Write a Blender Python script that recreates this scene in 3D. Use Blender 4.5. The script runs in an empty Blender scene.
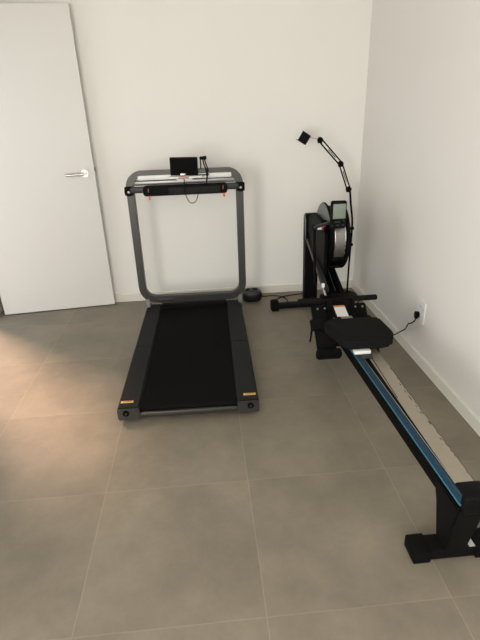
import bpy, bmesh, math, random
from mathutils import Vector, Matrix
random.seed(4)
S = bpy.context.scene
C = bpy.context.collection

# ------------------------------------------------------------------ camera
YAW, ROLL, PITCH, FPX = 0.06987, -0.03599, 0.42782, 468.16
cy_, sy_ = math.cos(YAW), math.sin(YAW); cp, sp = math.cos(PITCH), math.sin(PITCH)
fwd = Vector((sy_*cp, cy_*cp, -sp)); right = Vector((cy_, -sy_, 0)); up = right.cross(fwd)
cr, sr = math.cos(ROLL), math.sin(ROLL)
r2 = right*cr + up*sr; u2 = up*cr - right*sr
cam = bpy.data.cameras.new('camera'); camo = bpy.data.objects.new('camera', cam); C.objects.link(camo)
m = Matrix.Identity(4)
for i in range(3):
    m[i][0] = r2[i]; m[i][1] = u2[i]; m[i][2] = -fwd[i]
m.translation = Vector((-1.2543, -3.7423, 1.466))
camo.matrix_world = m
cam.sensor_fit = 'VERTICAL'; cam.sensor_height = 24.0; cam.lens = 24.0*FPX/640.0
cam.clip_start = 0.02; cam.clip_end = 60
S.camera = camo

# ------------------------------------------------------------------ world, lights, exposure
W = bpy.data.worlds.new('world'); S.world = W; W.use_nodes = True
bg = W.node_tree.nodes['Background']; bg.inputs[0].default_value = (0.86, 0.92, 1.0, 1); bg.inputs[1].default_value = 2.3

XL_ = -2.95
def area(name, loc, direction, sx, sy, power, col):
    l = bpy.data.lights.new(name, 'AREA'); l.shape = 'RECTANGLE'; l.size = sx; l.size_y = sy
    l.energy = power; l.color = col
    o = bpy.data.objects.new(name, l); C.objects.link(o); o.location = loc
    o.rotation_euler = Vector(direction).to_track_quat('-Z', 'Y').to_euler()
    return o
# daylight coming in through the tall window behind the camera
area('window_daylight', (-1.75, -6.12, 1.62), (0, 1, 0.12), 1.7, 1.9, 43, (1.0, 0.988, 0.955))
# fill lamp added in the left wall to brighten the right wall
area('side_fill', (XL_-.02, -4.55, 1.20), (1, 0.42, 0.10), 1.3, 1.9, 84, (1.0, 0.992, 0.965))
# low warm sun through the open doorway on the left
sun = bpy.data.lights.new('sun', 'SUN'); sun.energy = 6.9; sun.angle = math.radians(13); sun.color = (1.0, 0.64, 0.44)
suno = bpy.data.objects.new('sun', sun); C.objects.link(suno)
suno.rotation_euler = Vector((0.66, -0.69, -1.10)).to_track_quat('-Z', 'Y').to_euler()
suno.location = (-5, 2, 3)

S.view_settings.view_transform = 'Standard'; S.view_settings.look = 'None'
S.view_settings.gamma = 1; S.view_settings.use_curve_mapping = False
S.view_settings.exposure = -0.10

# ------------------------------------------------------------------ materials
def lin(c):
    return tuple(((v/255)/12.92 if v/255 <= .04045 else ((v/255+.055)/1.055)**2.4) for v in c) + (1,)
def mat(name, rgb, rough=.5, metal=0., noise=0., scale=40., bump=0., spec=.5, rvar=0.):
    M = bpy.data.materials.new(name); M.use_nodes = True
    nt = M.node_tree; b = nt.nodes['Principled BSDF']
    c = lin(rgb); b.inputs['Base Color'].default_value = c
    b.inputs['Roughness'].default_value = rough; b.inputs['Metallic'].default_value = metal
    b.inputs['Specular IOR Level'].default_value = spec
    tc = nt.nodes.new('ShaderNodeTexCoord'); n = nt.nodes.new('ShaderNodeTexNoise')
    n.inputs['Scale'].default_value = scale; n.inputs['Detail'].default_value = 5
    nt.links.new(tc.outputs['Object'], n.inputs['Vector'])
    if noise:
        mx = nt.nodes.new('ShaderNodeMix'); mx.data_type = 'RGBA'
        mx.inputs[6].default_value = tuple(v*(1-noise) for v in c[:3])+(1,)
        mx.inputs[7].default_value = tuple(min(1, v*(1+noise)) for v in c[:3])+(1,)
        nt.links.new(n.outputs['Fac'], mx.inputs[0]); nt.links.new(mx.outputs[2], b.inputs['Base Color'])
    if rvar:
        mr = nt.nodes.new('ShaderNodeMapRange'); mr.inputs[3].default_value = rough-rvar; mr.inputs[4].default_value = rough+rvar
        nt.links.new(n.outputs['Fac'], mr.inputs[0]); nt.links.new(mr.outputs[0], b.inputs['Roughness'])
    if bump:
        bp = nt.nodes.new('ShaderNodeBump'); bp.inputs['Strength'].default_value = bump; bp.inputs['Distance'].default_value = .002
        nt.links.new(n.outputs['Fac'], bp.inputs['Height']); nt.links.new(bp.outputs[0], b.inputs['Normal'])
    return M
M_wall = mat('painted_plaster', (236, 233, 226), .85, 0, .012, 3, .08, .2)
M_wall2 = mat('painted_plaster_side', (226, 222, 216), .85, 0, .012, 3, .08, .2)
M_ceil = mat('ceiling_paint', (240, 238, 232), .9, 0, .01, 3)
M_base = mat('baseboard_paint', (222, 218, 206), .5, 0, .01, 5)
M_door = mat('door_lacquer', (217, 214, 207), .42, 0, .01, 2)
M_dark = mat('black_plastic', (12, 12, 12), .6, 0, .1, 60, .1, .10)
M_black = mat('black_steel', (8, 8, 8), .55, 0, .1, 50, .05, .07)
M_rub = mat('black_rubber', (10, 10, 10), .75, 0, .1, 80, .2, .1)
M_foam = mat('black_foam', (20, 20, 19), .85, 0, .1, 200, .3, .1)
M_belt = mat('running_belt', (16, 16, 15), .85, 0, .15, 300, .3, .05)
M_rail = mat('side_rail_plastic', (29, 30, 30), .65, 0, .08, 120, .1, .15)
M_frame = mat('grey_aluminium', (76, 75, 72), .40, .75, .04, 60, 0, .5)
M_frame_l = mat('light_grey_aluminium', (150, 149, 146), .35, .7, .04, 60)
M_white = mat('white_plastic', (226, 226, 222), .4)
M_steel = mat('brushed_steel', (196, 192, 186), .28, 1, .03, 50, 0, .5, .05)
M_silver = mat('silver_band', (138, 136, 132), .36, .9, .05, 90)
M_grey = mat('dark_grey_metal', (58, 60, 60), .4, .5, .05, 70)
M_guard = mat('grey_guard', (84, 90, 86), .35, 0, .05, 70)  # also colours the painted highlight on the front column
M_blue = mat('blue_stripe', (24, 55, 74), .4, .1, .04, 60)
M_blue_l = mat('bright_blue_edge', (54, 108, 128), .4)
M_orange = mat('orange_fabric', (232, 104, 44), .6)
M_yellow = mat('amber_label', (214, 168, 84), .5)
M_ink = mat('label_ink', (70, 60, 44), .6)
M_lcd = mat('lcd_screen', (122, 134, 120), .25, 0, .05, 20)
M_lbl = mat('white_label', (226, 226, 224), .5)
M_red = mat('red_label', (196, 60, 74), .5)
M_dirt = mat('dark_fleck', (66, 56, 44), .7)
M_film = mat('worn_film', (150, 142, 126), .38, .35, .10, 25, .1, .5, .08)

# floor tiles, 60 cm, concrete look
M_floor = bpy.data.materials.new('floor_tiles'); M_floor.use_nodes = True
nt = M_floor.node_tree; b = nt.nodes['Principled BSDF']
N = nt.nodes.new; L = nt.links.new
tc = N('ShaderNodeTexCoord'); sep = N('ShaderNodeSeparateXYZ'); L(tc.outputs['Object'], sep.inputs[0])
def mth(op, a, bb=None):
    n = N('ShaderNodeMath'); n.operation = op
    for i, v in enumerate((a, bb)):
        if v is None: continue
        if isinstance(v, (int, float)): n.inputs[i].default_value = v
        else: L(v, n.inputs[i])
    return n.outputs[0]
def grid(axis, off, size):
    t = mth('DIVIDE', mth('SUBTRACT', axis, off), size)
    f = mth('FRACT', mth('ADD', t, 100.0))
    d = mth('MINIMUM', f, mth('SUBTRACT', 1.0, f))
    return mth('LESS_THAN', mth('MULTIPLY', d, size), 0.0019), mth('FLOOR', t)
gx, ix = grid(sep.outputs[0], -0.534, 0.603); gy, iy = grid(sep.outputs[1], -1.602, 0.597)
gr = mth('MAXIMUM', gx, mth('MULTIPLY', gy, 0.75))
cmb = N('ShaderNodeCombineXYZ'); L(ix, cmb.inputs[0]); L(iy, cmb.inputs[1])
wn = N('ShaderNodeTexWhiteNoise'); L(cmb.outputs[0], wn.inputs['Vector'])
add = N('ShaderNodeVectorMath'); add.operation = 'ADD'; L(tc.outputs['Object'], add.inputs[0]); L(wn.outputs['Color'], add.inputs[1])
n1 = N('ShaderNodeTexNoise'); n1.inputs['Scale'].default_value = 2.6; n1.inputs['Detail'].default_value = 6; n1.inputs['Roughness'].default_value = .72
L(add.outputs[0], n1.inputs['Vector'])
rp = N('ShaderNodeValToRGB'); rp.color_ramp.elements[0].position = .3; rp.color_ramp.elements[1].position = .72
rp.color_ramp.elements[0].color = lin((110, 102, 88)); rp.color_ramp.elements[1].color = lin((136, 127, 111))
L(n1.outputs['Fac'], rp.inputs[0])
mx = N('ShaderNodeMix'); mx.data_type = 'RGBA'; L(mth('MULTIPLY', gr, mth('MULTIPLY', n1.outputs['Fac'], 0.42)), mx.inputs[0]); L(rp.outputs[0], mx.inputs[6]); mx.inputs[7].default_value = lin((176, 166, 146))
L(mx.outputs[2], b.inputs['Base Color'])
mr = N('ShaderNodeMapRange'); mr.inputs[3].default_value = .42; mr.inputs[4].default_value = .6; L(n1.outputs['Fac'], mr.inputs[0]); L(mr.outputs[0], b.inputs['Roughness'])
b.inputs['Specular IOR Level'].default_value = .4

# ------------------------------------------------------------------ helpers
def setp(o, label=None, cat=None, group=None, kind=None):
    if label: o['label'] = label
    if cat: o['category'] = cat
    if group: o['group'] = group
    if kind: o['kind'] = kind
    return o
ORG = {}
def thing(name, label, cat, loc, group=None):
    o = bpy.data.objects.new(name, None); C.objects.link(o); o.location = loc; o.empty_display_size = .1
    ORG[o.name] = Vector(loc); return setp(o, label, cat, group)
def obj(name, bm, material, parent=None, smooth=False, label=None, origin=None):
    """link bm (world coordinates) as one mesh object"""
    off = Vector(origin) if origin is not None else Vector((0, 0, 0))
    if parent is not None: off = ORG[parent.name]
    bmesh.ops.recalc_face_normals(bm, faces=bm.faces[:])
    bmesh.ops.translate(bm, verts=bm.verts, vec=-off)
    me = bpy.data.meshes.new(name); bm.to_mesh(me); bm.free()
    me.materials.append(material)
    if smooth:
        for p in me.polygons: p.use_smooth = True
        me.set_sharp_from_angle(angle=math.radians(38))
    o = bpy.data.objects.new(name, me); C.objects.link(o)
    if parent is not None: o.parent = parent
    elif origin is not None: o.location = origin
    ORG[o.name] = off
    if label: o['label'] = label
    return o
def part(name, bm, material, parent, smooth=True, label=None): return obj(name, bm, material, parent, smooth, label)
def B(): return bmesh.new()
def box(bm, lo, hi, bev=0., rot=None, seg=2):
    """axis aligned box lo..hi, optionally rotated about its own centre by the matrix rot"""
    lo = Vector(lo); hi = Vector(hi); c = (lo+hi)/2; s = hi-lo
    t = bmesh.new(); bmesh.ops.create_cube(t, size=1)
    bmesh.ops.scale(t, vec=s, verts=t.verts)
    if bev: bmesh.ops.bevel(t, geom=t.edges[:], offset=min(bev, min(s)*.49), segments=seg, affect='EDGES', profile=.5)
    if rot is not None: bmesh.ops.transform(t, matrix=rot.to_4x4(), verts=t.verts)
    bmesh.ops.translate(t, vec=c, verts=t.verts); merge(bm, t); return bm
def merge(bm, t):
    me = bpy.data.meshes.new('tmp'); t.to_mesh(me); t.free(); bm.from_mesh(me); bpy.data.meshes.remove(me)
def cyl(bm, a, b_, r, r2=None, n=20, bev=0.):
    a = Vector(a); b_ = Vector(b_); d = b_-a
    t = bmesh.new(); bmesh.ops.create_cone(t, cap_ends=True, segments=n, radius1=r, radius2=r if r2 is None else r2, depth=d.length)
    if bev:
        eds = [e for e in t.edges if any(len(f.verts) > 4 for f in e.link_faces)]
        bmesh.ops.bevel(t, geom=eds, offset=bev, segments=2, affect='EDGES')
    q = d.to_track_quat('Z', 'Y').to_matrix().to_4x4()
    bmesh.ops.transform(t, matrix=Matrix.Translation((a+b_)/2) @ q, verts=t.verts); merge(bm, t); return bm
def smoothpath(pts, sub=6):
    P = [Vector(p) for p in pts]; out = []
    for i in range(len(P)-1):
        p0 = P[max(i-1, 0)]; p1 = P[i]; p2 = P[i+1]; p3 = P[min(i+2, len(P)-1)]
        for k in range(sub):
            t = k/sub
            out.append(.5*((2*p1)+(-p0+p2)*t+(2*p0-5*p1+4*p2-p3)*t*t+(-p0+3*p1-3*p2+p3)*t**3))
    out.append(P[-1]); return out
def tube(bm, pts, r, n=10, sub=6, closed=False):
    P = smoothpath(pts, sub) if sub else [Vector(p) for p in pts]
    rings = []; nrm = None
    for i, p in enumerate(P):
        t = (P[min(i+1, len(P)-1)]-P[max(i-1, 0)]).normalized()
        if nrm is None:
            nrm = t.orthogonal().normalized()
        nrm = (nrm - t*nrm.dot(t)).normalized(); bn = t.cross(nrm)
        rings.append([bm.verts.new(p+nrm*(r*math.cos(2*math.pi*k/n))+bn*(r*math.sin(2*math.pi*k/n))) for k in range(n)])
    for a, c in zip(rings, rings[1:]):
        for k in range(n): bm.faces.new((a[k], a[(k+1) % n], c[(k+1) % n], c[k]))
    bm.faces.new(rings[0][::-1]); bm.faces.new(rings[-1]); return bm
def prism(bm, outline, axis, a, b_, bev=0., seg=2):
    """outline = 2D points in the plane perpendicular to axis (in x,y,z order without axis)"""
    def mk(p, v):
        if axis == 0: return Vector((v, p[0], p[1]))
        if axis == 1: return Vector((p[0], v, p[1]))
        return Vector((p[0], p[1], v))
    t = bmesh.new()
    A = [t.verts.new(mk(p, a)) for p in outline]; D = [t.verts.new(mk(p, b_)) for p in outline]
    n = len(outline); t.faces.new(A); t.faces.new(D[::-1])
    for i in range(n): t.faces.new((A[i], D[i], D[(i+1) % n], A[(i+1) % n]))
    bmesh.ops.recalc_face_normals(t, faces=t.faces[:])
    if bev:
        eds = [e for e in t.edges if e.calc_face_angle(0) > math.radians(30)]
        bmesh.ops.bevel(t, geom=eds, offset=bev, segments=seg, affect='EDGES')
    merge(bm, t); return bm
def rrect(x0, x1, z0, z1, rads, n=8):
    """rounded rectangle, rads = bl, br, tr, tl"""
    out = []
    for (cx, cz, r, a0) in ((x0, z0, rads[0], 180), (x1, z0, rads[1], 270), (x1, z1, rads[2], 0), (x0, z1, rads[3], 90)):
        sx = 1 if cx == x0 else -1; sz = 1 if cz == z0 else -1
        for k in range(n+1):
            a = math.radians(a0+90*k/n); out.append((cx+sx*r+r*math.cos(a), cz+sz*r+r*math.sin(a)))
    return out
def hoop(bm, outer, inner, y0, y1, bev=.006):
    """band between two matching outlines in x,z, extruded y0..y1"""
    t = bmesh.new(); n = len(outer)
    V = [[t.verts.new((p[0], y, p[1])) for p in o] for (o, y) in ((outer, y0), (outer, y1), (inner, y1), (inner, y0))]
    for i in range(n):
        j = (i+1) % n
        for a in range(4):
            c = (a+1) % 4; t.faces.new((V[a][i], V[a][j], V[c][j], V[c][i]))
    bmesh.ops.recalc_face_normals(t, faces=t.faces[:])
    eds = [e for e in t.edges if e.calc_face_angle(0) > math.radians(60)]
    bmesh.ops.bevel(t, geom=eds, offset=bev, segments=2, affect='EDGES')
    merge(bm, t); return bm
def struct(name, bm, material, smooth=False):
    o = obj(name, bm, material, None, smooth); ORG[o.name] = Vector((0, 0, 0)); o['kind'] = 'structure'; return o

# ------------------------------------------------------------------ room
XL, YF, H, T = -2.95, -6.2, 2.62, .2
b_ = B(); box(b_, (XL-1.6, YF-T, -.1), (T, T, 0)); struct('floor', b_, M_floor)
b_ = B(); box(b_, (XL, 0, 0), (T, T, H)); struct('wall_back', b_, M_wall)
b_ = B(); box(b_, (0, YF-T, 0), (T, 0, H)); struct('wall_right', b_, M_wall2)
DY0, DY1, DH = -1.10, -.20, 2.115                 # doorway in the left wall
LY0, LY1, LZ = -5.25, -3.85, 2.2  # unseen opening added for the fill lamp
b_ = B(); box(b_, (XL-.12, YF-T, 0), (XL, LY0, H)); box(b_, (XL-.12, LY1, 0), (XL, DY0, H)); box(b_, (XL-.12, LY0, LZ), (XL, LY1, H)); box(b_, (XL-.12, LY0, 0), (XL, LY1, .2)); box(b_, (XL-.12, DY1, 0), (XL, T, H)); box(b_, (XL-.12, DY0, DH), (XL, DY1, H))
struct('wall_left', b_, M_wall)
WX0, WX1, WZ0, WZ1 = -2.65, -.85, .62, 2.62-.05      # window behind the camera
b_ = B(); box(b_, (XL, YF-T, 0), (WX0, YF, H)); box(b_, (WX1, YF-T, 0), (0, YF, H))
box(b_, (WX0, YF-T, 0), (WX1, YF, WZ0)); box(b_, (WX0, YF-T, WZ1), (WX1, YF, H)); struct('wall_front', b_, M_wall)
b_ = B(); box(b_, (XL-.12, YF-T, H), (T, T, H+.1)); struct('ceiling', b_, M_ceil)
b_ = B(); f = .05
box(b_, (WX0, YF-.1, WZ0), (WX0+f, YF-.04, WZ1)); box(b_, (WX1-f, YF-.1, WZ0), (WX1, YF-.04, WZ1))
box(b_, (WX0, YF-.1, WZ0), (WX1, YF-.04, WZ0+f)); box(b_, (WX0, YF-.1, WZ1-f), (WX1, YF-.04, WZ1)); box(b_, (-1.775, YF-.1, WZ0), (-1.725, YF-.04, WZ1))
struct('window_1', b_, M_white)
b_ = B()
for y0, y1 in ((LY0, LY0+.05), (LY1-.05, LY1), (-4.575, -4.525)): box(b_, (XL-.10, y0, .2), (XL-.04, y1, LZ))
box(b_, (XL-.10, LY0, .2), (XL-.04, LY1, .25)); box(b_, (XL-.10, LY0, LZ-.05), (XL-.04, LY1, LZ)); struct('fill_window', b_, M_white)  # frame of the added opening, out of view around the fill lamp
bh = .066
def skirting(name, outline, axis, a, c):
    b_ = B(); prism(b_, outline, axis, a, c); struct(name, b_, M_base)
skirting('baseboard_back', [(0, .0), (-.013, .0), (-.013, bh-.004), (-.009, bh), (0, bh)], 0, XL, 0)
skirting('baseboard_right', [(0, .0), (-.013, .0), (-.013, bh-.004), (-.009, bh), (0, bh)], 1, YF, -.013)
skirting('baseboard_left', [(XL, .0), (XL+.013, .0), (XL+.013, bh-.004), (XL+.009, bh), (XL, bh)], 1, YF, DY0-.07)
# door frame round the doorway
b_ = B()
for y0, y1 in ((DY0-.06, DY0+.015), (DY1-.015, DY1+.06)):
    box(b_, (XL-.13, y0, 0), (XL+.012, y1, DH+.06), .003)
box(b_, (XL-.13, DY0-.06, DH-.015), (XL+.012, DY1+.06, DH+.06), .003)
struct('trim_1', b_, M_door)

# open door leaf, parallel to the back wall
hx, hy = -2.888, -.160; ang = math.atan2(.090, .857); wd = .86
rz = Matrix.Rotation(ang, 4, 'Z')
def door_space(bm):
    bmesh.ops.transform(bm, matrix=Matrix.Translation((hx, hy, 0)) @ rz, verts=bm.verts); return bm
b_ = B(); box(b_, (0, 0, .008), (wd, .026, 2.107), .0015); box(b_, (.012, .0262, .008), (wd-.013, .042, 2.094), .0015)
door = struct('door_1', door_space(b_), M_door)
b_ = B(); cyl(b_, (wd-.07, -.001, 1.055), (wd-.07, -.010, 1.055), .027, n=28, bev=.002)
cyl(b_, (wd-.07, -.006, 1.055), (wd-.07, -.052, 1.055), .010)
cyl(b_, (wd-.066, -.052, 1.055), (wd-.205, -.050, 1.052), .0095, n=16, bev=.002)
part('door_handle', door_space(b_), M_steel, door)
b_ = B(); box(b_, (wd-.001, .006, 1.02), (wd+.0015, .022, 1.12)); pl = part('latch_plate', door_space(b_), M_steel, door)
b_ = B(); box(b_, (wd-.002, .009, 1.065), (wd+.006, .019, 1.095), .002); part('latch_bolt', door_space(b_), M_dark, door)
for z in (.25, 1.85):
    b_ = B(); cyl(b_, (-.010, .018, z-.05), (-.010, .018, z+.05), .008, n=14); part('hinge', door_space(b_), M_steel, door)

# ------------------------------------------------------------------ treadmill
TC = -1.368
tm = thing('treadmill', 'flat black folding treadmill with grey hoop frame and handlebar, facing the back wall', 'treadmill', (TC, -.36, 0))
FY, RY = -1.735, -.33
b_ = B(); box(b_, (TC-.30, FY+.05, .028), (TC+.30, RY-.01, .068), .006); part('deck', b_, M_black, tm)
# belt with a slight roll at each end
pr = [(FY+.028, .050), (FY+.022, .066), (FY+.028, .078), (FY+.045, .084), (RY-.115, .084), (RY-.105, .078), (RY-.103, .066), (RY-.105, .0685), (FY+.05, .0685)]
b_ = B(); prism(b_, pr, 0, TC-.248, TC+.248); part('running_belt', b_, M_belt, tm)
for s in (-1, 1):
    x0, x1 = sorted((TC+s*.250, TC+s*.362))
    # side rail, profile across x
    out = [(x0, .028), (x1, .028), (x1, .084), (x1-.008, .094), (x0+.008, .094), (x0, .084)]
    b_ = B(); prism(b_, out, 1, FY+.010, -1.055); prism(b_, out, 1, -1.051, RY-.02)
    rl = part('side_rail', b_, M_rail, tm)
    b_ = B(); box(b_, (x0+.003, -1.056, .032), (x1-.003, -1.050, .091)); part('rail_seam', b_, M_black, rl)
    b_ = B(); prism(b_, rrect(x0, x1, .022, .090, (.012,)*4, 4), 1, FY, FY+.0095, .003); ec = part('end_cap', b_, M_frame, tm)
    cxx = TC+s*.318
    b_ = B(); cyl(b_, (cxx, FY+.004, .066), (cxx, FY-.007, .066), .017, n=20, bev=.003); bo = part('adjusting_bolt', b_, M_black, ec)
    b_ = B(); cyl(b_, (cxx, FY-.006, .066), (cxx, FY-.0085, .066), .007, n=6); part('bolt_head', b_, M_grey, ec)
    b_ = B(); box(b_, (cxx-.032, FY+.052, .0935), (cxx+.032, FY+.070, .0952), .0005); part('warning_label', b_, M_yellow, rl)
    b_ = B()
    for k in range(7):
        xx = cxx-.02+k*.0065; box(b_, (xx, FY+.057, .0951), (xx+.0035, FY+.065, .0956))
    part('label_print', b_, M_ink, rl)
    b_ = B(); box(b_, (cxx-.03, FY+.08, 0), (cxx+.03, FY+.16, .031), .006); part('foot', b_, M_rub, tm)
    b_ = B(); box(b_, (cxx-.03, RY-.12, 0), (cxx+.03, RY-.03, .031), .006); part('foot', b_, M_rub, tm)
b_ = B(); box(b_, (TC-.250, FY+.002, .032), (TC+.250, FY+.022, .060), .005); part('end_strip', b_, M_frame, tm)
b_ = B(); prism(b_, [(-.43, .084), (-.42, .095), (-.36, .100), (-.325, .095), (-.325, .03), (-.43, .03)], 0, TC-.25, TC+.25, .004); part('motor_cover', b_, M_black, tm)
# hoop
hw = .405; Z0, Z1 = .118, 1.088; Y0, Y1 = -.392, -.334
outer = rrect(TC-hw, TC+hw, Z0, Z1, (.13, .13, .11, .11)); inner = rrect(TC-hw+.052, TC+hw-.052, Z0+.052, Z1-.032, (.075, .075, .085, .085))
b_ = B(); hoop(b_, outer, inner, Y0, Y1); hp = part('hoop_frame', b_, M_frame, tm)
b_ = B(); box(b_, (TC-.27, Y0-.003, Z0+.014), (TC-.15, Y0+.002, Z0+.034), .001); part('nameplate', b_, M_grey, hp)
for s in (-1, 1):
    x = TC+s*.352
    b_ = B(); prism(b_, [(-.415, .05), (-.325, .05), (-.325, .13), (-.34, .17), (-.385, .17), (-.405, .12)], 0, x-.012, x+.020, .005)
    part('hinge_bracket', b_, M_frame, tm)
    x = TC+s*.384
    b_ = B(); cyl(b_, (x, Y0+.01, .957), (x, Y0-.026, .957), .030, n=24, bev=.004); box(b_, (x-.03, Y0-.018, .93), (x+.03, Y0+.004, .99), .008)
    kn = part('joint_knob', b_, M_black, tm)
    b_ = B(); cyl(b_, (x, Y0-.025, .957), (x, Y0-.030, .957), .008, n=12); part('joint_screw', b_, M_frame_l, kn)
# console under the top bar
b_ = B(); box(b_, (TC-.352, -.385, .990), (TC+.352, -.350, 1.026), .012, seg=3); part('lower_console_bar', b_, M_frame_l, tm)
b_ = B(); box(b_, (TC-.315, -.394, 1.026), (TC+.325, -.350, 1.058), .005); box(b_, (TC-.10, -.444, 1.034), (TC+.125, -.390, 1.0475), .004)
prism(b_, [(TC-.075, 1.045), (TC-.045, 1.012), (TC+.045, 1.012), (TC+.085, 1.045)], 1, -.402, -.38, .004)
con = part('console', b_, M_white, tm)
b_ = B(); box(b_, (TC-.034, -.448, 1.034), (TC+.034, -.4425, 1.0455), .002); part('key_socket', b_, mat('orange_plastic', (196, 132, 84), .5), con)
b_ = B(); box(b_, (TC+.06, -.3965, 1.043), (TC+.17, -.3935, 1.052), .001); part('display', b_, M_dark, con)
# crossbar and padded sleeve
b_ = B(); box(b_, (TC-.372, -.425, .946), (TC+.372, -.385, .988), .009); part('crossbar', b_, M_grey, tm)
b_ = B(); box(b_, (TC-.285, -.452, .925), (TC+.292, -.378, .993), .020, seg=3); slv = part('padded_sleeve', b_, M_foam, tm)
b_ = B(); box(b_, (TC-.11, -.460, .930), (TC+.245, -.440, .980), .014, seg=3); part('sleeve_pocket', b_, M_rail, slv)
for x in (TC-.245, TC+.262):
    b_ = B(); box(b_, (x-.003, -.462, .955), (x+.003, -.4495, .980), .002)
    part('zip_tape', b_, mat('brown_orange_tape', (150, 84, 44), .7), slv)
    b_ = B(); box(b_, (x-.002, -.464, .905), (x+.011, -.456, .932), .004); part('zip_pull', b_, M_orange, slv)
# safety key cord
b_ = B(); tube(b_, [(TC, -.434, 1.036), (TC+.002, -.448, 1.018), (TC, -.468, .995), (TC+.004, -.470, .94), (TC+.022, -.45, .885), (TC+.045, -.44, .868), (TC+.07, -.44, .88), (TC+.085, -.445, .912), (TC+.09, -.45, .935)], .0028, 8)
part('safety_key_cord', b_, M_dark, tm)
# cord clip with a coiled lead by the tablet
b_ = B(); box(b_, (TC+.112, -.40, 1.146), (TC+.150, -.37, 1.166), .007); cyl(b_, (TC+.135, -.385, 1.156), (TC+.160, -.385, 1.158), .012, n=16, bev=.002); box(b_, (TC+.114, -.388, 1.055), (TC+.122, -.378, 1.150), .002)
hk = part('clip_arm', b_, M_dark, tm)
for dx in (0, .010):
    b_ = B(); tube(b_, [(TC+.135+dx, -.385, 1.150), (TC+.140+dx*1.4, -.400, 1.120), (TC+.152+dx*1.2, -.412, 1.085), (TC+.156+dx*.4, -.440, 1.045), (TC+.152, -.462, 1.005), (TC+.150, -.464, .985)], .0042, 8); part('lead', b_, M_dark, tm)
tm.rotation_euler[2] = math.radians(-1.04)

# tablet resting on the console
tb = thing('tablet', 'small black tablet standing upright on the treadmill console', 'tablet', (-1.355, -.42, 1.050))
tilt = Matrix.Rotation(math.radians(-3), 3, 'X') @ Matrix.Rotation(math.radians(1.5), 3, 'Y')
b_ = B(); box(b_, (-1.457, -.426, 1.0525), (-1.270, -.414, 1.170), .005, tilt); part('case', b_, M_dark, tb)
b_ = B(); box(b_, (-1.447, -.4275, 1.063), (-1.280, -.4258, 1.160), .001, tilt)
part('screen', b_, mat('black_glass', (8, 8, 8), .7, spec=.08), tb)
b_ = B(); box(b_, (-1.392, -.440, 1.0500), (-1.355, -.428, 1.068), .004); part('stand_clip', b_, M_steel, tb)

# ------------------------------------------------------------------ rowing machine
RX = -.468; ZT = .33
rw = thing('rowing_machine', 'black rowing machine with upright flywheel, blue-striped steel rail and sliding seat', 'rowing machine', (RX, -1.5, 0))
def rp(name, bm, m, sub=None, smooth=True, label=None): return part(name, bm, m, sub or rw, smooth, label)
# rail
RY0, RY1 = -2.64, -1.22; xa, xb = -.500, -.430
b_ = B(); prism(b_, [(xa, ZT-.108), (xb, ZT-.108), (xb, ZT-.002), (xb-.002, ZT), (xa+.002, ZT), (xa, ZT-.002)], 1, RY0, RY1); rail = rp('rail', b_, M_black)
b_ = B(); box(b_, (xa-.0035, -2.690, ZT-.036), (xa+.001, RY1, ZT-.002), .001); rp('side_stripe', b_, M_blue, rail)
b_ = B(); box(b_, (xa-.006, -2.695, ZT-.041), (xa+.001, RY1, ZT-.035), .001); rp('stripe_edge', b_, M_blue_l, rail)
b_ = B(); t = bmesh.new(); bmesh.ops.create_cube(t, size=1)
for v in t.verts:
    yy = RY0 if v.co.y < 0 else RY1
    v.co = Vector((xa+.0015-.030*(yy-RY0)+(.003 if v.co.x > 0 else 0), yy, ZT+(.0014 if v.co.z > 0 else 0)))
merge(b_, t); rp('rail_lip', b_, M_frame_l, rail, False)
pts = []; yy = RY0
while yy < RY1-.02:
    pts.append((xb+.001+random.choice((random.uniform(-.006, .003), random.uniform(-.002, .001))) if yy < -1.85 else xb, yy)); yy += random.uniform(.006, .02)
pts.append((xb, RY1)); outl = [(xa+.004, RY0)] + pts + [(xa+.004, RY1)]
b_ = B(); prism(b_, outl, 2, ZT+.0002, ZT+.0016); rp('steel_cover', b_, M_film, rail, False)
b_ = B(); prism(b_, [(p[0]-.0015, p[1]) for p in pts[:-1] if p[1] < -1.9] + [(p[0]+.0008, p[1]) for p in reversed([q for q in pts[:-1] if q[1] < -1.9])], 2, ZT+.0003, ZT+.0020); rp('torn_edge', b_, M_dirt, rail, False)
for yy, l in ((-2.12, .03), (-2.18, .05), (-2.27, .02), (-2.34, .03), (-2.43, .015), (-2.06, .02), (-2.22, .012)):
    xx = xb-.006-random.random()*.006
    b_ = B(); prism(b_, [(xx, yy), (xx+.003, yy+l*.3), (xx+.001, yy+l), (xx-.002, yy+l*.6)], 2, ZT+.0016, ZT+.0020); rp('worn_fleck', b_, M_dirt, rail, False)
b_ = B(); prism(b_, [(xa+.006, -2.15), (xa+.016, -1.80), (xa+.020, -1.80), (xa+.009, -2.15)], 2, ZT+.0014, ZT+.0019); rp('rail_dark_line', b_, M_black, rail, False)  # thin black wedge along the left of the rail top
for ob in (rail, *[c for c in rail.children if c.name.startswith(('side_stripe', 'stripe_edge'))]):
    for v in ob.data.vertices:
        if v.co.x + RX < -.47: v.co.x -= .030*(v.co.y-1.5+2.64+.0)
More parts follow.
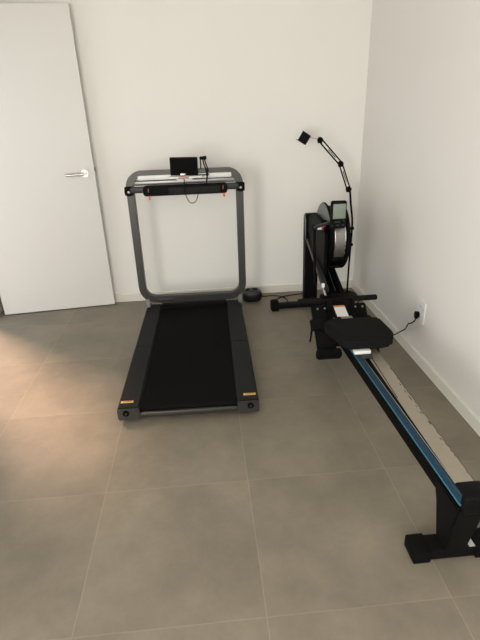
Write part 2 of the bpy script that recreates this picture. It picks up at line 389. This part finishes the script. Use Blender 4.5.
# rear leg
b_ = B(); box(b_, (xa+.001, -2.712, ZT-.070), (xb+.020, -2.635, ZT+.005), .010, seg=3); rp('rail_end_cap', b_, M_dark)
b_ = B(); t = bmesh.new()
lv = [(-.512, -.420, -2.535, -2.705, ZT-.05), (-.512, -.420, -2.575, -2.695, .20), (-.500, -.420, -2.595, -2.660, .045)]
R_ = [[t.verts.new(p) for p in ((x0, y1, z), (x1, y1, z), (x1, y0, z), (x0, y0, z))] for (x0, x1, y0, y1, z) in lv]
for a, c in zip(R_, R_[1:]):
    for k in range(4): t.faces.new((a[k], a[(k+1) % 4], c[(k+1) % 4], c[k]))
t.faces.new(R_[0]); t.faces.new(R_[-1]); bmesh.ops.recalc_face_normals(t, faces=t.faces[:])
bmesh.ops.bevel(t, geom=t.edges[:], offset=.005, segments=2, affect='EDGES'); merge(b_, t); rp('rear_leg', b_, M_dark)
b_ = B(); box(b_, (-.575, -2.660, .003), (-.345, -2.590, .049), .005); ft = rp('rear_foot', b_, M_dark)
for x0, x1 in ((-.608, -.545), (-.385, -.310)):
    b_ = B(); box(b_, (x0, -2.668, 0), (x1, -2.584, .052), .005); rp('foot_cap', b_, M_rub, ft)
b_ = B(); box(b_, (-.408, -2.657, .0485), (-.387, -2.600, .0502)); rp('foot_sticker', b_, mat('grey_label', (176, 176, 172), .5), ft)
# seat
so = [(-.660, -1.56), (-.652, -1.535), (-.615, -1.52), (-.400, -1.52), (-.367, -1.535), (-.352, -1.565), (-.346, -1.68), (-.350, -1.73), (-.375, -1.765), (-.42, -1.777), (-.56, -1.777), (-.590, -1.765), (-.618, -1.73), (-.642, -1.64)]
b_ = B(); prism(b_, so, 2, .360, .425, .012, 3); seat = rp('seat', b_, M_foam)
b_ = B(); box(b_, (-.535, -1.72, .335), (-.395, -1.55, .362), .006); rp('seat_carriage', b_, M_black, seat)
b_ = B(); box(b_, (-.565, -1.790, .347), (-.483, -1.755, .364), .003); rp('rear_stopper', b_, M_white, seat)
b_ = B(); box(b_, (-.535, -1.815, .3325), (-.480, -1.775, .347), .005); rp('roller_guard', b_, M_grey, seat)
# foot rests
for s, x0, x1 in ((-1, -.655, -.520), (1, -.415, -.300)):
    o = [(-1.41, .12), (-1.425, .14), (-1.19, .362), (-1.17, .352), (-1.19, .322), (-1.39, .125)]
    b_ = B(); prism(b_, o, 0, x0+.012, x1-.012, .005); fp = rp('footplate', b_, M_dark)
    b_ = B(); prism(b_, [(-1.43, .12), (-1.455, .16), (-1.43, .190), (-1.41, .185), (-1.39, .135)], 0, x0-.004, x1+.004, .008); rp('heel_cup', b_, M_dark, fp)
    # strap arching over the plate
    b_ = B(); c = (x0+x1)/2; hwid = (x1-x0)/2+.006
    for k in range(8):
        a0 = math.pi*k/8; a1 = math.pi*(k+1)/8
        q = [(c+hwid*math.cos(a), -1.275-.022*math.sin(a), .265+.028*math.sin(a)) for a in (a0, a1)]
        rr = Vector((0, .028, .024))
        vs = [b_.verts.new(v) for v in (Vector(q[0])-rr, Vector(q[1])-rr, Vector(q[1])+rr, Vector(q[0])+rr)]
        b_.faces.new(vs)
    bmesh.ops.remove_doubles(b_, verts=b_.verts, dist=1e-4); bmesh.ops.solidify(b_, geom=b_.faces[:], thickness=.004)
    rp('foot_strap', b_, M_rub, fp)
    for dx in (-.022, .022):
        b_ = B(); cyl(b_, (c+dx, -1.205, .338), (c+dx, -1.213, .350), .006, n=12); rp('plate_rivet', b_, M_steel, fp)
b_ = B(); tube(b_, [(-.637, -1.25, .27), (-.652, -1.26, .25), (-.658, -1.27, .20), (-.664, -1.275, .165)], .006, 8); rp('strap_end', b_, M_rub)
b_ = B(); box(b_, (-.562, -1.36, .16), (-.392, -1.04, .31), .012); prism(b_, [(-1.36, .28), (-1.36, .315), (-1.12, .385), (-1.06, .385), (-1.04, .30)], 0, -.562, -.392, .006)
hs = rp('footrest_housing', b_, M_black)
sl = (.385-.315)/.24
def onslope(y, d=.0005): return .315+(y+1.36)*sl+d
def slope_patch(x0, x1, y0, y1, th=.0012, d=.0008):
    bm = B(); bt = bmesh.new()
    lo = [bt.verts.new(p) for p in ((x0, y0, onslope(y0, d)), (x1, y0, onslope(y0, d)), (x1, y1, onslope(y1, d)), (x0, y1, onslope(y1, d)))]
    hi = [bt.verts.new(v.co+Vector((0, 0, th))) for v in lo]
    bt.faces.new(lo); bt.faces.new(hi)
    for k in range(4): bt.faces.new((lo[k], lo[(k+1) % 4], hi[(k+1) % 4], hi[k]))
    merge(bm, bt); return bm
rp('instruction_label', slope_patch(-.514, -.447, -1.305, -1.222), M_lbl, hs, False)
rp('orange_band', slope_patch(-.514, -.447, -1.223, -1.208, d=.001), mat('orange_print', (214, 132, 74), .5), hs, False)
b_ = slope_patch(-.500, -.482, -1.345, -1.328); rp('small_sticker', b_, M_lbl, hs, False)
b_ = slope_patch(-.482, -.460, -1.345, -1.328); rp('small_red_sticker', b_, M_red, hs, False)
# handle
b_ = B(); cyl(b_, (-.60, -1.235, .412), (-.36, -1.235, .412), .009, n=16); hd = rp('pull_handle', b_, M_black)
for a, c in ((-.735, -.585), (-.405, -.262)):
    b_ = B(); cyl(b_, (a, -1.235, .412), (c, -1.235, .412), .0165, n=20, bev=.005); rp('handle_grip', b_, M_foam, hd)
for x in (-.545, -.405):
    b_ = B(); box(b_, (x-.01, -1.245, .350), (x+.01, -1.215, .412), .004); rp('handle_rest', b_, M_dark)
# inclined frame up to the front column
def beam(a, c, wx, wz):
    bm = B(); a = Vector(a); c = Vector(c); d = c-a
    t = bmesh.new(); bmesh.ops.create_cube(t, size=1); bmesh.ops.scale(t, vec=(wx, d.length, wz), verts=t.verts)
    bmesh.ops.bevel(t, geom=t.edges[:], offset=.003, segments=2, affect='EDGES')
    q = Matrix.Rotation(math.atan2(d.z, math.hypot(d.x, d.y)), 4, 'X')
    q = Matrix.Rotation(-math.atan2(d.x, d.y), 4, 'Z') @ q
    bmesh.ops.transform(t, matrix=Matrix.Translation((a+c)/2) @ q, verts=t.verts); merge(bm, t); return bm
rp('frame_bar', beam((-.520, -1.06, .400), (-.492, -.41, .556), .034, .030), M_grey)
rp('frame_bar', beam((-.405, -1.04, .345), (-.405, -.41, .55), .024, .05), M_black)
rp('bar_edge', beam((-.452, -1.03, .385), (-.446, -.60, .529), .006, .006), M_frame_l)
rp('frame_web', beam((-.455, -1.10, .30), (-.448, -.40, .53), .10, .03), M_black)
b_ = B(); box(b_, (-.545, -1.045, .415), (-.527, -1.025, .442), .003); rp('white_clip', b_, M_lbl)
b_ = B(); cyl(b_, (-.530, -1.10, .375), (-.535, -1.04, .415), .007, n=12); rp('chrome_pin', b_, M_steel)
# front column and foot
b_ = B(); prism(b_, [(-.405, .02), (-.33, .02), (-.30, .70), (-.315, .735), (-.375, .738), (-.400, .70)], 0, -.512, -.412, .008); rp('front_column', b_, M_black)
b_ = B(); prism(b_, [(-.402, .55), (-.345, .735), (-.373, .737), (-.400, .70)], 0, -.5165, -.5120, .001); rp('column_highlight', b_, M_guard)  # grey triangle painting the highlight on the column's left face
b_ = B(); box(b_, (-.73, -.405, .012), (-.20, -.350, .050), .006); ff = rp('front_foot', b_, M_dark)
for x0, x1 in ((-.772, -.715), (-.24, -.17)):
    b_ = B(); prism(b_, [(-.425, 0), (-.335, 0), (-.335, .055), (-.36, .082), (-.40, .082), (-.425, .055)], 0, x0, x1, .006); rp('foot_cap', b_, M_rub, ff)
# flywheel
FXc, FYc, FZ, FR = -.412, -.735, .665, .218
b_ = B(); cyl(b_, (FXc-.047, FYc, FZ), (FXc+.047, FYc, FZ), FR-.023, n=64); fw = rp('flywheel_drum', b_, M_black)
for x0, x1, m_ in ((FXc-.060, FXc-.045, M_black), (FXc+.045, FXc+.062, M_dark)):
    b_ = B(); cyl(b_, (x0, FYc, FZ), (x1, FYc, FZ), FR, n=64, bev=.005); rp('side_disc', b_, m_, fw)
b_ = B()   # silver band, the arc that faces the rower
nseg = 24; rr0, rr1 = FR-.021, FR-.012; a0, a1 = math.radians(148), math.radians(208)
prev = None
for k in range(nseg+1):
    a = a0+(a1-a0)*k/nseg
    cur = [b_.verts.new((x, FYc+math.cos(a)*r, FZ+math.sin(a)*r)) for (x, r) in ((FXc-.036, rr0), (FXc-.036, rr1), (FXc+.036, rr1), (FXc+.036, rr0))]
    if prev:
        for q in range(4): b_.faces.new((prev[q], prev[(q+1) % 4], cur[(q+1) % 4], cur[q]))
    else: b_.faces.new(cur)
    prev = cur
b_.faces.new(prev); sb = rp('silver_band', b_, M_silver, fw)
for xs in (-.033, .033):
    b_ = B(); tube(b_, [(FXc+xs, FYc+math.cos(a0+(a1-a0)*k/12)*(FR-.011), FZ+math.sin(a0+(a1-a0)*k/12)*(FR-.011)) for k in range(13)], .0028, 6, 2); rp('band_rim', b_, M_steel, sb)
for aa in (146, 211, 240):
    a = math.radians(aa); yy, zz = FYc+math.cos(a)*(FR-.008), FZ+math.sin(a)*(FR-.008)
    b_ = B(); box(b_, (FXc-.046, yy-.012, zz-.010), (FXc+.046, yy+.012, zz+.010), .004); rp('cross_spacer', b_, M_black, fw)
for z in (.74, .56):
    b_ = B(); cyl(b_, (FXc+.060, FYc-.12, z), (FXc+.080, FYc-.12, z), .009, n=12); rp('side_knob', b_, M_black, fw)
b_ = B(); cyl(b_, (FXc-.072, FYc, FZ), (FXc-.058, FYc, FZ), .035, n=24, bev=.004); rp('hub_cap', b_, M_dark, fw)
b_ = B(); t_ = [(FYc+math.cos(math.radians(a))*(FR-.004), FZ+math.sin(math.radians(a))*(FR-.004)) for a in range(20, 141, 6)]; prism(b_, t_, 0, FXc-.0625, FXc-.0598, .0008); rp('guard_panel', b_, M_guard, fw)
# plastic shroud on the left of the wheel, post and monitor
b_ = B(); prism(b_, [(-.90, .42), (-.62, .52), (-.42, .62), (-.40, .735), (-.60, .79), (-.80, .775), (-.90, .72)], 0, -.500, -.478, .006); rp('flywheel_shroud', b_, M_black)
b_ = B(); cyl(b_, (-.545, -.86, .365), (-.548, -.80, .745), .009, n=14); cyl(b_, (-.548, -.80, .735), (-.548, -.80, .757), .013, n=14); rp('support_post', b_, M_black)
b_ = B(); cyl(b_, (-.548, -.81, .742), (-.485, -.935, .800), .010, n=14); cyl(b_, (-.485, -.935, .800), (-.455, -.945, .83), .010, n=14); rp('monitor_arm', b_, M_grey)
mo = [(-.492, .772), (-.397, .770), (-.397, .935), (-.492, .937)]
b_ = B(); prism(b_, mo, 1, -.985, -.955, .006); mon = rp('monitor', b_, M_dark)
b_ = B(); box(b_, (-.481, -.9875, .832), (-.404, -.9845, .920), .001); rp('monitor_screen', b_, M_lcd, mon)
b_ = B()
for x, z, w in ((-.452, .812, .036), (-.412, .818, .012), (-.482, .792, .010), (-.448, .792, .020), (-.416, .792, .016)):
    box(b_, (x-w/2, -.9875, z-.003), (x+w/2, -.9845, z+.003), .001)
rp('monitor_buttons', b_, M_grey, mon)
b_ = B(); box(b_, (-.535, -.842, .735), (-.510, -.838, .757)); rp('white_sticker', b_, M_lbl)
b_ = B(); box(b_, (-.510, -.842, .735), (-.484, -.838, .757)); rp('red_sticker', b_, M_red)

# ------------------------------------------------------------------ lamp on a jointed arm
lp = thing('jointed_floor_lamp', 'thin black floor lamp with jointed double-rod arm and small square head in the corner', 'lamp', (-.105, -.185, 0))
b_ = B(); cyl(b_, (-.105, -.185, 0), (-.105, -.185, .014), .075, n=36, bev=.004); part('base', b_, M_black, lp)
b_ = B(); tube(b_, [(-.105, -.185, .01), (-.105, -.19, .30), (-.104, -.2, .60), (-.124, -.2, .75), (-.138, -.2, .855)], .0075, 12, 4); part('pole', b_, M_black, lp)
for p in ((-.105, -.2, .44), (-.105, -.2, .57)):
    b_ = B(); cyl(b_, (p[0]-.012, p[1], p[2]), (p[0]+.016, p[1], p[2]), .012, n=14, bev=.003); part('pole_clamp', b_, M_dark, lp)
J = [Vector((-.150, -.2, .872)), Vector((-.222, -.2, 1.058)), Vector((-.382, -.2, 1.228))]
for a, c in zip(J, J[1:]):
    d = (c-a).normalized(); n_ = Vector((d.z, 0, -d.x))
    bm_ = B()
    for s in (-1, 1): cyl(bm_, a+n_*.012*s, c+n_*.012*s, .0052, n=10)
    arm = part('arm_rods', bm_, M_black, lp)
    bm_ = B(); tube(bm_, [a+d*.06+n_*.002*math.cos(k*math.pi/2)+Vector((0, .002*math.sin(k*math.pi/2), 0))+d*(.08*k/40) for k in range(41)], .0022, 6, 2)
    part('arm_spring', bm_, M_dark, arm)
for j in J:
    b_ = B(); cyl(b_, j+Vector((0, -.013, 0)), j+Vector((0, .013, 0)), .020, n=20, bev=.003)
    box(b_, j-Vector((.017, .010, .022)), j+Vector((.017, .010, .006)), .004); part('joint', b_, M_black, lp)
b_ = B(); cyl(b_, (-.395, -.2, 1.232), (-.468, -.2, 1.250), .0035, n=10); part('head_rod', b_, M_steel, lp)
rh = Matrix.Rotation(math.radians(32), 3, 'Y') @ Matrix.Rotation(math.radians(6), 3, 'Z')
b_ = B(); box(b_, (-.540, -.225, 1.212), (-.468, -.175, 1.284), .004, rh); part('lamp_head', b_, M_dark, lp)
b_ = B(); box(b_, (-.536, -.222, 1.215), (-.472, -.178, 1.281), .002, rh); bmesh.ops.translate(b_, verts=b_.verts, vec=rh @ Vector((-.006, 0, 0))); part('diffuser', b_, M_lbl, lp)

# ------------------------------------------------------------------ outlet, plug, cables, box on the floor
ol = thing('wall_outlet', 'white double wall outlet plate low on the right wall', 'outlet', (0, -1.292, .325))
b_ = B(); prism(b_, rrect(-1.342, -1.236, .256, .394, (.008,)*4, 4), 0, -.010, -.0005, .002); pla = part('cover_plate', b_, M_white, ol)
for z in (.291, .359):
    b_ = B(); cyl(b_, (-.0105, -1.292, z), (-.0125, -1.292, z), .024, n=28); part('socket', b_, M_lbl, pla)
    for dy in (-.009, .009):
        b_ = B(); cyl(b_, (-.0122, -1.292+dy, z), (-.0132, -1.292+dy, z), .003, n=10); part('pin_hole', b_, M_dark, pla)
pc = thing('power_cord', 'black power cord with plug hanging from the right wall outlet', 'power cord', (-.03, -1.28, 0))
b_ = B(); cyl(b_, (-.0135, -1.288, .305), (-.040, -1.285, .305), .019, .015, n=18, bev=.004); box(b_, (-.038, -1.300, .280), (-.020, -1.272, .322), .005); part('plug', b_, M_rub, pc)
b_ = B(); tube(b_, [(-.030, -1.285, .290), (-.034, -1.285, .262), (-.045, -1.255, .232), (-.036, -1.215, .212), (-.04, -1.19, .165), (-.036, -1.13, .120), (-.045, -1.06, .062), (-.06, -.98, .012), (-.12, -.92, .0045), (-.20, -.90, .0045), (-.30, -.86, .0045), (-.36, -.80, .0045)], .0038, 8)
part('cord', b_, M_rub, pc)

bx = thing('plastic_case', 'small rounded black plastic case on floor at right rear corner of treadmill', 'case', (-.905, -.17, 0))
b_ = B(); t = bmesh.new(); bmesh.ops.create_icosphere(t, subdivisions=4, radius=1)
for v in t.verts:
    c = v.co
    sgn = lambda q, e: math.copysign(abs(q)**e, q)
    v.co = Vector((-.898+.082*sgn(c.x, .62), -.165+.062*sgn(c.y, .6), .052+.051*sgn(c.z, .6)))
merge(b_, t); part('shell', b_, mat('glossy_black_plastic', (20, 20, 24), .35), bx)
for x0, x1 in ((-.950, -.915), (-.893, -.855)):
    b_ = B(); box(b_, (x0, -.190, .098), (x1, -.150, .1045), .004); part('top_recess', b_, M_black, bx)
b_ = B(); box(b_, (-.95, -.2305, .040), (-.85, -.2225, .048), .002); part('front_seam', b_, M_black, bx)
b_ = B(); tube(b_, [(-.825, -.115, .02), (-.79, -.10, .005), (-.72, -.09, .004), (-.66, -.115, .004), (-.62, -.17, .004), (-.615, -.24, .004), (-.66, -.285, .004), (-.70, -.25, .004), (-.70, -.19, .004), (-.64, -.13, .004), (-.56, -.105, .004), (-.46, -.085, .004), (-.36, -.055, .004)], .0036, 8)
o = obj('cable', b_, M_rub, None, True, origin=(-.65, -.17, 0)); setp(o, 'black cable curling on floor between black case and rowing machine foot', 'cable')
b_ = B(); tube(b_, [(-.20, -.14, .004), (-.15, -.075, .004), (-.09, -.07, .004), (-.04, -.12, .004), (-.022, -.20, .004), (-.03, -.30, .004), (-.09, -.38, .004), (-.16, -.45, .004), (-.2, -.55, .004)], .0036, 8)
o = obj('cable', b_, M_rub, None, True, origin=(-.1, -.2, 0)); setp(o, 'black cable looping on floor around lamp base in room corner', 'cable')
